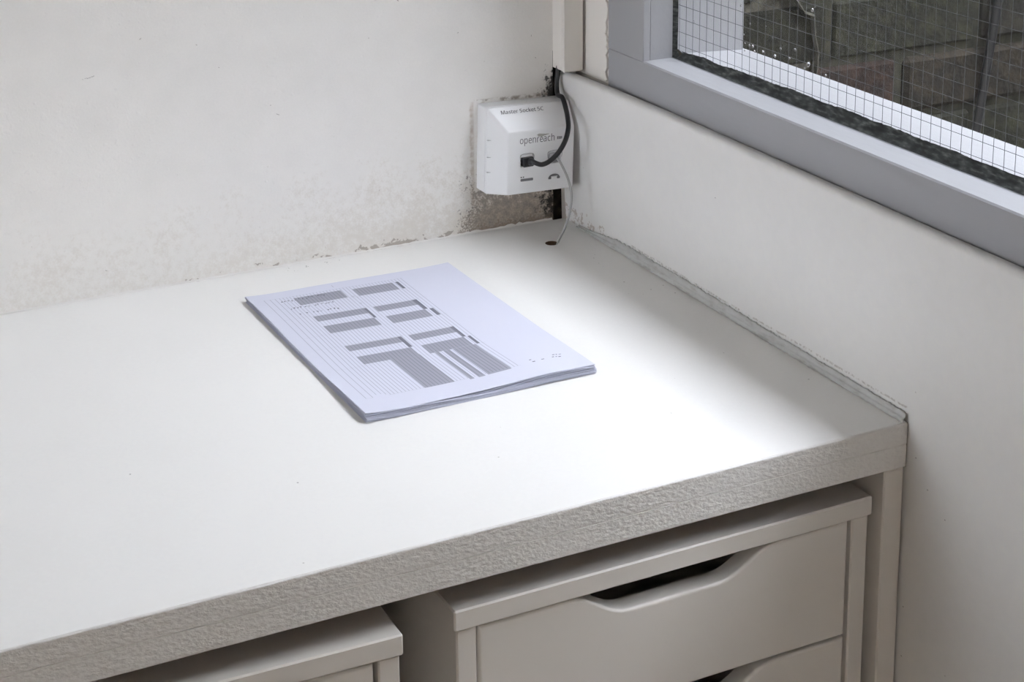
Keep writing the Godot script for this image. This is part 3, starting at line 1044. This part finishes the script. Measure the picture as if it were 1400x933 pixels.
func drawer_unit(label: String) -> Node3D:
	# origin: foot of the front, in the middle; 36 cm wide, 70 cm high
	var d := thing("drawer_unit", Vector3.ZERO)
	tag(d, label, "drawer unit", "drawer units under the worktop")
	var top := 0.7008
	boxpart("top_panel", Vector3(-0.18, top - 0.0160, -0.58), Vector3(0.18, top, 0.0), M.cabinet, d, 0.0012)
	for s in [-1.0, 1.0]:
		var a: float = s * 0.1778
		var b: float = s * 0.1622
		boxpart("side_panel", Vector3(minf(a, b), 0.01, -0.578), Vector3(maxf(a, b), top - 0.0161, -0.0022), M.cabinet, d, 0.0012)
	boxpart("back_panel", Vector3(-0.1621, 0.02, -0.576), Vector3(0.1621, top - 0.0162, -0.570), M.cabinet, d, 0.0005)
	boxpart("plinth", Vector3(-0.1621, 0.012, -0.57), Vector3(0.1621, 0.05, -0.03), M.cabinet, d, 0.001)
	var y := top - 0.0178
	var heights := [0.0982, 0.0982, 0.140, 0.140, 0.140]
	for k in heights.size():
		var hh: float = heights[k]
		var poly := PackedVector2Array()
		var l := -0.1606
		var rgt := 0.1592
		poly.append(Vector2(l, y - hh))
		poly.append(Vector2(rgt, y - hh))
		poly.append(Vector2(rgt, y))
		for q in 25:
			var t := q / 24.0
			poly.append(Vector2(lerpf(0.098, 0.034, t), y - 0.0206 * scoop(t)))
		for q in 25:
			var t := q / 24.0
			poly.append(Vector2(lerpf(-0.034, -0.092, t), y - 0.0206 * scoop(1.0 - t)))
		poly.append(Vector2(l, y))
		var dr := Node3D.new()
		dr.name = "drawer"
		d.add_child(dr, true)
		var st := ST()
		slab(st, poly, -0.0205, -0.0028, 0.0026, 4)
		part("drawer_front", st, M.cabinet, dr)
		var bx := ST()
		cbox(bx, Vector3(-0.155, y - hh + 0.008, -0.55), Vector3(0.155, y - hh + 0.014, -0.0204), 0.0005)
		cbox(bx, Vector3(-0.155, y - hh + 0.014, -0.55), Vector3(-0.147, y - 0.03, -0.0204), 0.0005)
		cbox(bx, Vector3(0.147, y - hh + 0.014, -0.55), Vector3(0.155, y - 0.03, -0.0204), 0.0005)
		cbox(bx, Vector3(-0.147, y - hh + 0.014, -0.55), Vector3(0.147, y - 0.03, -0.542), 0.0005)
		part("drawer_box", bx, M.cabinet, dr)
		y -= hh + 0.0024
	return d

func scoop(t: float) -> float:
	return t * t * t * (t * (t * 6.0 - 15.0) + 10.0)

# ---------------------------------------------------------------- telephone socket
func letters(called: String, txt: String, size: float, m: Material, parent: Node, at: Vector3, wide := 0.0, tilt := 0.0) -> void:
	var f := SystemFont.new()
	f.font_names = PackedStringArray(["Droid Sans"])
	var t := TextMesh.new()
	t.text = txt
	t.font = f
	t.font_size = 32
	t.pixel_size = size / 32.0
	t.depth = 0.0002
	t.curve_step = 1.0
	t.horizontal_alignment = HORIZONTAL_ALIGNMENT_LEFT
	t.vertical_alignment = VERTICAL_ALIGNMENT_BOTTOM
	var o := MeshInstance3D.new()
	o.name = called
	o.mesh = t
	o.material_override = m
	parent.add_child(o, true)
	o.position = at
	o.rotation.x = tilt
	if wide > 0.0:
		o.scale.x = wide / maxf(t.get_aabb().size.x, 1e-4)

func build_socket() -> void:
	# centre of the back at (-0.0565, 0.0925); leans a little to the right
	var s := thing("telephone_socket", W(-0.0563, 0.0925, 0.0))
	s.rotation.z = deg_to_rad(-1.8)
	tag(s, "white plastic telephone socket box on the stained wall corner", "telephone socket")
	var hw := 0.0470
	var hh := 0.0455
	boxpart("back_box", Vector3(-hw, -hh, 0.0), Vector3(hw, hh, 0.0196), M.plastic, s, 0.0010)
	boxpart("inner_frame", Vector3(-hw + 0.0014, -hh + 0.0014, 0.0195), Vector3(hw - 0.0014, hh - 0.0014, 0.0225), M.plastic, s, 0.0004)
	# cover: straight base ring, then slopes at the top and left to the front face
	var base := [Vector3(-hw, -hh, 0.0212), Vector3(hw, -hh, 0.0212), Vector3(hw, hh, 0.0212), Vector3(-hw, hh, 0.0212)]
	var z := 0.0385
	var l := -hw + 0.0165
	var tp := hh - 0.0245
	var st := ST()
	# rounded rectangle loft between base outline and front outline
	var ring := func(x0: float, y0: float, x1: float, y1: float, r: float, zz: float) -> Array:
		var p := []
		var cs := [[x1 - r, y1 - r, 0.0], [x0 + r, y1 - r, PI / 2], [x0 + r, y0 + r, PI], [x1 - r, y0 + r, PI * 1.5]]
		for c in cs:
			for k in 5:
				var a: float = c[2] + PI / 2 * k / 4.0
				p.append(Vector3(c[0] + r * cos(a), c[1] + r * sin(a), zz))
		return p
	var loops := [ring.call(-hw, -hh, hw, hh, 0.0012, 0.0212), ring.call(-hw + 0.0004, -hh + 0.0002, hw - 0.0002, hh - 0.0004, 0.0014, 0.0232),
		ring.call(l - 0.0012, -hh + 0.0006, hw - 0.0006, tp + 0.0022, 0.0025, z - 0.0014), ring.call(l - 0.0002, -hh + 0.0010, hw - 0.0011, tp + 0.0008, 0.0025, z - 0.0004), ring.call(l + 0.0010, -hh + 0.0020, hw - 0.0020, tp - 0.0008, 0.0025, z)]
	for k in loops.size() - 1:
		for i in 20:
			var j := (i + 1) % 20
			var c: Vector3 = loops[k][i]
			quad(st, loops[k][i], loops[k][j], loops[k + 1][j], loops[k + 1][i], Vector3(c.x, c.y, 0.02))
	# front face with two port openings
	var xs := [l + 0.0010, -0.0155, -0.0008, 0.0163, 0.0316, hw - 0.0020]
	var ys := [-hh + 0.0020, -0.0160, -0.0028, tp - 0.0008]
	for i in 5:
		for j in 3:
			if (i == 1 or i == 3) and j == 1:
				continue
			quad(st, Vector3(xs[i], ys[j], z), Vector3(xs[i + 1], ys[j], z), Vector3(xs[i + 1], ys[j + 1], z), Vector3(xs[i], ys[j + 1], z), Vector3(0, 0, 1))
	part("cover", st, M.plastic, s)
	var k := 0
	for pr in [[xs[1], xs[2]], [xs[3], xs[4]]]:
		st = ST()
		var a := Vector3(pr[0], ys[1], z)
		var b := Vector3(pr[1], ys[2], z)
		var dp := 0.009
		quad(st, a, Vector3(a.x, b.y, z), Vector3(a.x, b.y, z - dp), Vector3(a.x, a.y, z - dp), Vector3(1, 0, 0))
		quad(st, Vector3(b.x, a.y, z), b, Vector3(b.x, b.y, z - dp), Vector3(b.x, a.y, z - dp), Vector3(-1, 0, 0))
		quad(st, a, Vector3(b.x, a.y, z), Vector3(b.x, a.y, z - dp), Vector3(a.x, a.y, z - dp), Vector3(0, 1, 0))
		quad(st, Vector3(a.x, b.y, z), b, Vector3(b.x, b.y, z - dp), Vector3(a.x, b.y, z - dp), Vector3(0, -1, 0))
		quad(st, Vector3(a.x, a.y, z - dp), Vector3(b.x, a.y, z - dp), Vector3(b.x, b.y, z - dp), Vector3(a.x, b.y, z - dp), Vector3(0, 0, 1))
		var po := part("port", st, M.plastic, s)
		# flap folded at the head of the opening
		boxpart("port_flap", Vector3(a.x + 0.0005, b.y - 0.0034, z - 0.0045), Vector3(b.x - 0.0005, b.y - 0.0006, z - 0.0003), M.plastic, po, 0.0004)
		# raised lip around the opening
		st = ST()
		tube(st, [Vector3(a.x - 0.0002, a.y + 0.006, z), Vector3(a.x - 0.0002, b.y - 0.001, z), Vector3((a.x + b.x) / 2, b.y + 0.0008, z), Vector3(b.x + 0.0002, b.y - 0.001, z), Vector3(b.x + 0.0002, a.y + 0.006, z)], 0.00022, 5, 5)
		part("port_lip", st, M.ink_light, po)
		k += 1
	# side ribs
	for yy in [0.012, -0.006, -0.022]:
		boxpart("side_clip", Vector3(-hw - 0.0003, yy, 0.0235), Vector3(-hw + 0.0060, yy + 0.0004, 0.0262), M.clip, s, 0.0001)
	# print
	letters("lettering", "openreach", 0.0098, M.ink_light, s, Vector3(-0.0173, 0.0060, z + 0.00005), 0.0398)
	var slope := atan2(0.0245 - 0.004, 0.0153)
	var ti := -atan2(z - 0.0014 - 0.0232, (hh - 0.0004) - (tp + 0.0022))
	letters("lettering", "Master Socket 5C", 0.0052, M.ink, s, Vector3(-0.0335, 0.03775, 0.02825), 0.0485, ti)
	st = ST()     # bar under the left port
	slab(st, rounded(-0.0153, -0.0315, -0.0008, -0.0288, 0.0008), 0.0, 0.0002)
	part("printed_bar", st, M.ink_light, s).position.z = z
	# small worn marks over the bar and beside the name
	for q in [[-0.0152, -0.0278, -0.0138, -0.0264], [-0.0126, -0.0278, -0.0114, -0.0264], [0.0262, 0.0094, 0.0274, 0.0124], [0.0278, 0.0094, 0.0286, 0.0124], [0.0290, 0.0094, 0.0304, 0.0122], [0.0308, 0.0096, 0.0318, 0.0122]]:
		st = ST()
		slab(st, rect(q[0], q[1], q[2], q[3]), 0.0, 0.0002)
		part("printed_mark", st, M.ink_light, s).position.z = z
	# handset symbol
	st = ST()
	var arc := PackedVector2Array()
	for q in 15:
		var a := PI - PI * q / 14.0
		arc.append(Vector2(0.0237 + 0.0062 * cos(a), -0.0308 + 0.0034 * sin(a)))
	for q in 15:
		var a := PI * q / 14.0
		arc.append(Vector2(0.0237 + 0.0046 * cos(a), -0.0310 + 0.0019 * sin(a)))
	arc.reverse()
	slab(st, arc, 0.0, 0.0002)
	slab(st, rounded(0.0170, -0.0328, 0.0203, -0.0304, 0.0005), 0.0, 0.0002)
	slab(st, rounded(0.0271, -0.0328, 0.0304, -0.0304, 0.0005), 0.0, 0.0002)
	part("handset_symbol", st, M.ink_light, s).position.z = z
	# worn patch where a sticker was rubbed away
	st = ST()
	var wp := PackedVector2Array()
	for q in 22:
		var a := TAU * q / 22.0
		var rr := 1.0 + 0.3 * sin(a * 3.0 + 1.0) + 0.2 * sin(a * 7.0)
		wp.append(Vector2(0.0085 + 0.0060 * rr * cos(a), 0.0158 + 0.0014 * rr * sin(a)))
	slab(st, wp, 0.0, 0.0001)
	part("worn_patch", st, mat("rubbed glue", lin(0.42, 0.41, 0.38), 0.8), s).position.z = z

func rounded(x0: float, y0: float, x1: float, y1: float, r: float) -> PackedVector2Array:
	var p := PackedVector2Array()
	for c in [[x1 - r, y1 - r, 0.0], [x0 + r, y1 - r, PI / 2], [x0 + r, y0 + r, PI], [x1 - r, y0 + r, PI * 1.5]]:
		for k in 4:
			var a: float = c[2] + PI / 2 * k / 3.0
			p.append(Vector2(c[0] + r * cos(a), c[1] + r * sin(a)))
	return p

func build_cables() -> void:
	# black lead out of the trunking, over the box and back to the left port
	var c := thing("black_lead", W(-0.0131, 0.1649, 0.008))
	tag(c, "black lead looping from the corner trunking into the socket's left port", "cable")
	var o := c.position
	var st := ST()
	var pts := []
	for p in [[-0.008, 0.20, 0.010], [-0.0115, 0.175, 0.009], [-0.0131, 0.160, 0.008], [-0.0140, 0.1508, 0.008], [-0.0158, 0.1415, 0.014], [-0.0162, 0.1402, 0.025], [-0.0180, 0.1310, 0.036], [-0.0215, 0.1252, 0.046], [-0.0256, 0.1166, 0.055], [-0.0317, 0.1055, 0.060], [-0.0393, 0.0942, 0.060], [-0.0484, 0.0856, 0.058], [-0.0560, 0.0818, 0.0545], [-0.0615, 0.0832, 0.049], [-0.0635, 0.0845, 0.044]]:
		pts.append(W(p[0], p[1], p[2]) - o)
	tube(st, pts, 0.00255, 14, 8)
	part("cord", st, M.black_cable, c)
	st = ST()
	cbox(st, W(-0.0708, 0.0772, 0.0315) - o, W(-0.0588, 0.0870, 0.0428) - o, 0.0008)
	cbox(st, W(-0.0668, 0.0795, 0.0420) - o, W(-0.0595, 0.0868, 0.0475) - o, 0.0018)
	part("plug", st, M.dark, c)
	# thin grey wire from the right port down through the worktop
	c = thing("grey_telephone_wire", W(-0.044, 0.0, 0.068))
	tag(c, "thin grey wire hanging from the socket's right port into the worktop hole", "wire")
	o = c.position
	st = ST()
	pts = []
	for p in [[-0.0345, 0.0850, 0.040], [-0.0335, 0.0832, 0.046], [-0.0324, 0.0796, 0.050], [-0.0300, 0.0712, 0.055], [-0.0280, 0.0613, 0.060], [-0.0261, 0.0482, 0.062], [-0.0281, 0.0333, 0.064], [-0.0352, 0.0152, 0.066], [-0.0450, 0.0, 0.068], [-0.0475, -0.02, 0.067], [-0.0485, -0.10, 0.066]]:
		pts.append(W(p[0], p[1], p[2]) - o)
	tube(st, pts, 0.0013, 10, 8)
	part("cord", st, M.grey_cable, c)
	st = ST()
	cbox(st, W(-0.0395, 0.0800, 0.0312) - o, W(-0.0270, 0.0872, 0.0412) - o, 0.0008)
	part("plug", st, mat("clear plug", lin(0.6, 0.6, 0.6), 0.25), c)

# ---------------------------------------------------------------- printed document
func print_texture() -> ImageTexture:
	var w := 1240
	var h := 1754
	var im := Image.create(w, h, false, Image.FORMAT_RGB8)
	var paper := lin(0.62, 0.625, 0.72)
	im.fill(paper)
	var grey := lin(0.33, 0.33, 0.385)
	var dark := lin(0.20, 0.20, 0.24)
	var line := lin(0.38, 0.38, 0.44)
	var box := func(u0: float, v0: float, u1: float, v1: float, c: Color) -> void:
		im.fill_rect(Rect2i(int(u0 * w), int(v0 * h), maxi(1, int((u1 - u0) * w)), maxi(1, int((v1 - v0) * h))), c)
	for b in [[0.19, 0.075, 0.415, 0.143], [0.467, 0.083, 0.664, 0.147], [0.19, 0.25, 0.43, 0.296], [0.19, 0.338, 0.427, 0.40], [0.47, 0.253, 0.67, 0.298], [0.477, 0.343, 0.665, 0.405], [0.19, 0.51, 0.44, 0.553], [0.193, 0.600, 0.437, 0.66], [0.31, 0.66, 0.44, 0.905], [0.479, 0.512, 0.677, 0.558], [0.482, 0.602, 0.68, 0.67], [0.502, 0.67, 0.521, 0.913], [0.54, 0.67, 0.57, 0.913], [0.583, 0.67, 0.688, 0.911]]:
		box.call(b[0], b[1], b[2], b[3], grey)
	for b in [[0.679, 0.083, 0.695, 0.147], [0.425, 0.252, 0.438, 0.338], [0.66, 0.252, 0.68, 0.342], [0.684, 0.344, 0.702, 0.405], [0.43, 0.51, 0.447, 0.598], [0.676, 0.511, 0.692, 0.601], [0.696, 0.602, 0.71, 0.67]]:
		box.call(b[0], b[1], b[2], b[3], dark)
	# ruled columns
	var us := [0.060, 0.088, 0.112, 0.132]
	var u := 0.148
	while u < 0.735:
		us.append(u)
		u += 0.0159
	for uu in us:
		for yy in range(int(0.056 * h), int(0.902 * h)):
			for xx in 3:
				var c := im.get_pixel(int(uu * w) + xx, yy)
				im.set_pixel(int(uu * w) + xx, yy, Color(c.r * 0.79, c.g * 0.79, c.b * 0.80))
	# faint cross rules
	var r := RandomNumberGenerator.new()
	r.seed = 3
	for v in [0.056, 0.15, 0.245, 0.405, 0.505, 0.67, 0.902]:
		for x in range(int(0.06 * w), int(0.732 * w), 4):
			im.fill_rect(Rect2i(x, int(v * h), 2, 2), line)
	# three lines of small pencilled notes over the first block
	var pen := lin(0.10, 0.10, 0.13)
	for ln in [[0.128, 0.088, 0.34, 0.066], [0.134, 0.158, 0.345, 0.150], [0.133, 0.213, 0.34, 0.213]]:
		var x: float = ln[0]
		while x < ln[2]:
			var yv: float = ln[1] + r.randf_range(-0.004, 0.004)
			if r.randf() < 0.82:
				var px := int(x * w)
				var py := int(yv * h)
				for q in r.randi_range(2, 4):
					var lx := r.randi_range(2, 7)
					var ly := r.randi_range(3, 12)
					im.fill_rect(Rect2i(px + r.randi_range(-3, 5), py + r.randi_range(-8, 4), 3, ly), pen)
					im.fill_rect(Rect2i(px + r.randi_range(-3, 3), py + r.randi_range(-6, 6), lx, 3), pen)
			x += r.randf_range(0.013, 0.019)
	for t in [[0.40, 0.02, 0.003, 0.02], [0.43, 0.14, 0.018, 0.004], [0.452, 0.15, 0.004, 0.008], [0.433, 0.205, 0.012, 0.005]]:
		box.call(t[0], t[1], t[2] + t[0], t[3] + t[1], line)
	# tiny notes at the foot
	for t in [[0.787, 0.880, 0.010, 0.004], [0.789, 0.897, 0.013, 0.005], [0.833, 0.894, 0.013, 0.004], [0.895, 0.877, 0.012, 0.004], [0.91, 0.879, 0.006, 0.005], [0.921, 0.882, 0.012, 0.003], [0.883, 0.892, 0.010, 0.005], [0.897, 0.895, 0.008, 0.004], [0.908, 0.898, 0.012, 0.005]]:
		box.call(t[0], t[1], t[0] + t[2], t[1] + t[3], pen)
	return ImageTexture.create_from_image(im)

func sheet_height(k: int, n: int, u: float, v: float) -> float:
	var t := float(k) / (n - 1)
	var y := 0.0003 + k * 0.00036
	var near := smoothstep(0.62, 1.0, v)
	y += near * k * 0.00042 * (0.7 + 0.3 * sin(u * 9.0 + k * 1.3))
	y += (0.0016 * exp(-pow((u - 0.24) / 0.17, 2.0)) * lerpf(0.1, 1.0, t) + 0.0034 * exp(-pow((u - 0.82) / 0.19, 2.0)) * lerpf(0.35, 1.0, t)) * near
	y += 0.0028 * exp(-u / 0.10) * lerpf(0.45, 1.0, t) * (0.75 + 0.25 * sin(v * 7.0 + 0.8))
	y += 0.0012 * exp(-(1.0 - u) / 0.15) * t
	y += 0.0008 * sin(u * 5.0 + v * 3.0) * t * (1.0 - 0.6 * near)
	return maxf(y, 0.0002 + k * 0.0003)

func build_document() -> void:
	var d := thing("printed_document", W(-0.3826, 0.0, 0.0766), 0.0041)
	tag(d, "loose stack of white paper printed with a grey ruled timetable", "document")
	var n := 8
	var top := mat("printed paper", Color.WHITE, 0.8, 0.3)
	top.albedo_texture = print_texture()
	for k in n:
		var ox := rng.randf_range(-0.0008, 0.0008) if k < n - 1 else 0.0
		var oz := (n - 1 - k) * 0.00045 + rng.randf_range(-0.0004, 0.0004) if k < n - 1 else 0.0
		var kk := k
		var st := ST()
		var up := func(u: float, v: float) -> Vector3:
			return Vector3(u * 0.21 + ox, sheet_height(kk, n, u, v), v * 0.297 + oz)
		grid(st, 40, 48, up, Vector3.UP)
		var th := 0.00018
		var dn := func(u: float, v: float) -> Vector3:
			return Vector3(u * 0.21 + ox, sheet_height(kk, n, u, v) - th, v * 0.297 + oz)
		var pm: Material = M.paper
		if k == n - 1:
			part("sheet", st, top, d)
			st = ST()
			grid(st, 40, 48, dn, Vector3.DOWN)
			rim_of(st, up, th)
			part("sheet_underside", st, M.paper, d)
		else:
			grid(st, 40, 48, dn, Vector3.DOWN)
			rim_of(st, up, th)
			part("sheet", st, pm, d)

func rim_of(st: SurfaceTool, f: Callable, th: float) -> void:
	var m := 40
	for e in 4:
		for i in m:
			var a := float(i) / m
			var b := float(i + 1) / m
			var p: Vector3
			var q: Vector3
			var hint: Vector3
			match e:
				0: p = f.call(a, 0.0); q = f.call(b, 0.0); hint = Vector3(0, 0, -1)
				1: p = f.call(a, 1.0); q = f.call(b, 1.0); hint = Vector3(0, 0, 1)
				2: p = f.call(0.0, a); q = f.call(0.0, b); hint = Vector3(-1, 0, 0)
				_: p = f.call(1.0, a); q = f.call(1.0, b); hint = Vector3(1, 0, 0)
			quad(st, p, q, q - Vector3(0, th, 0), p - Vector3(0, th, 0), hint)
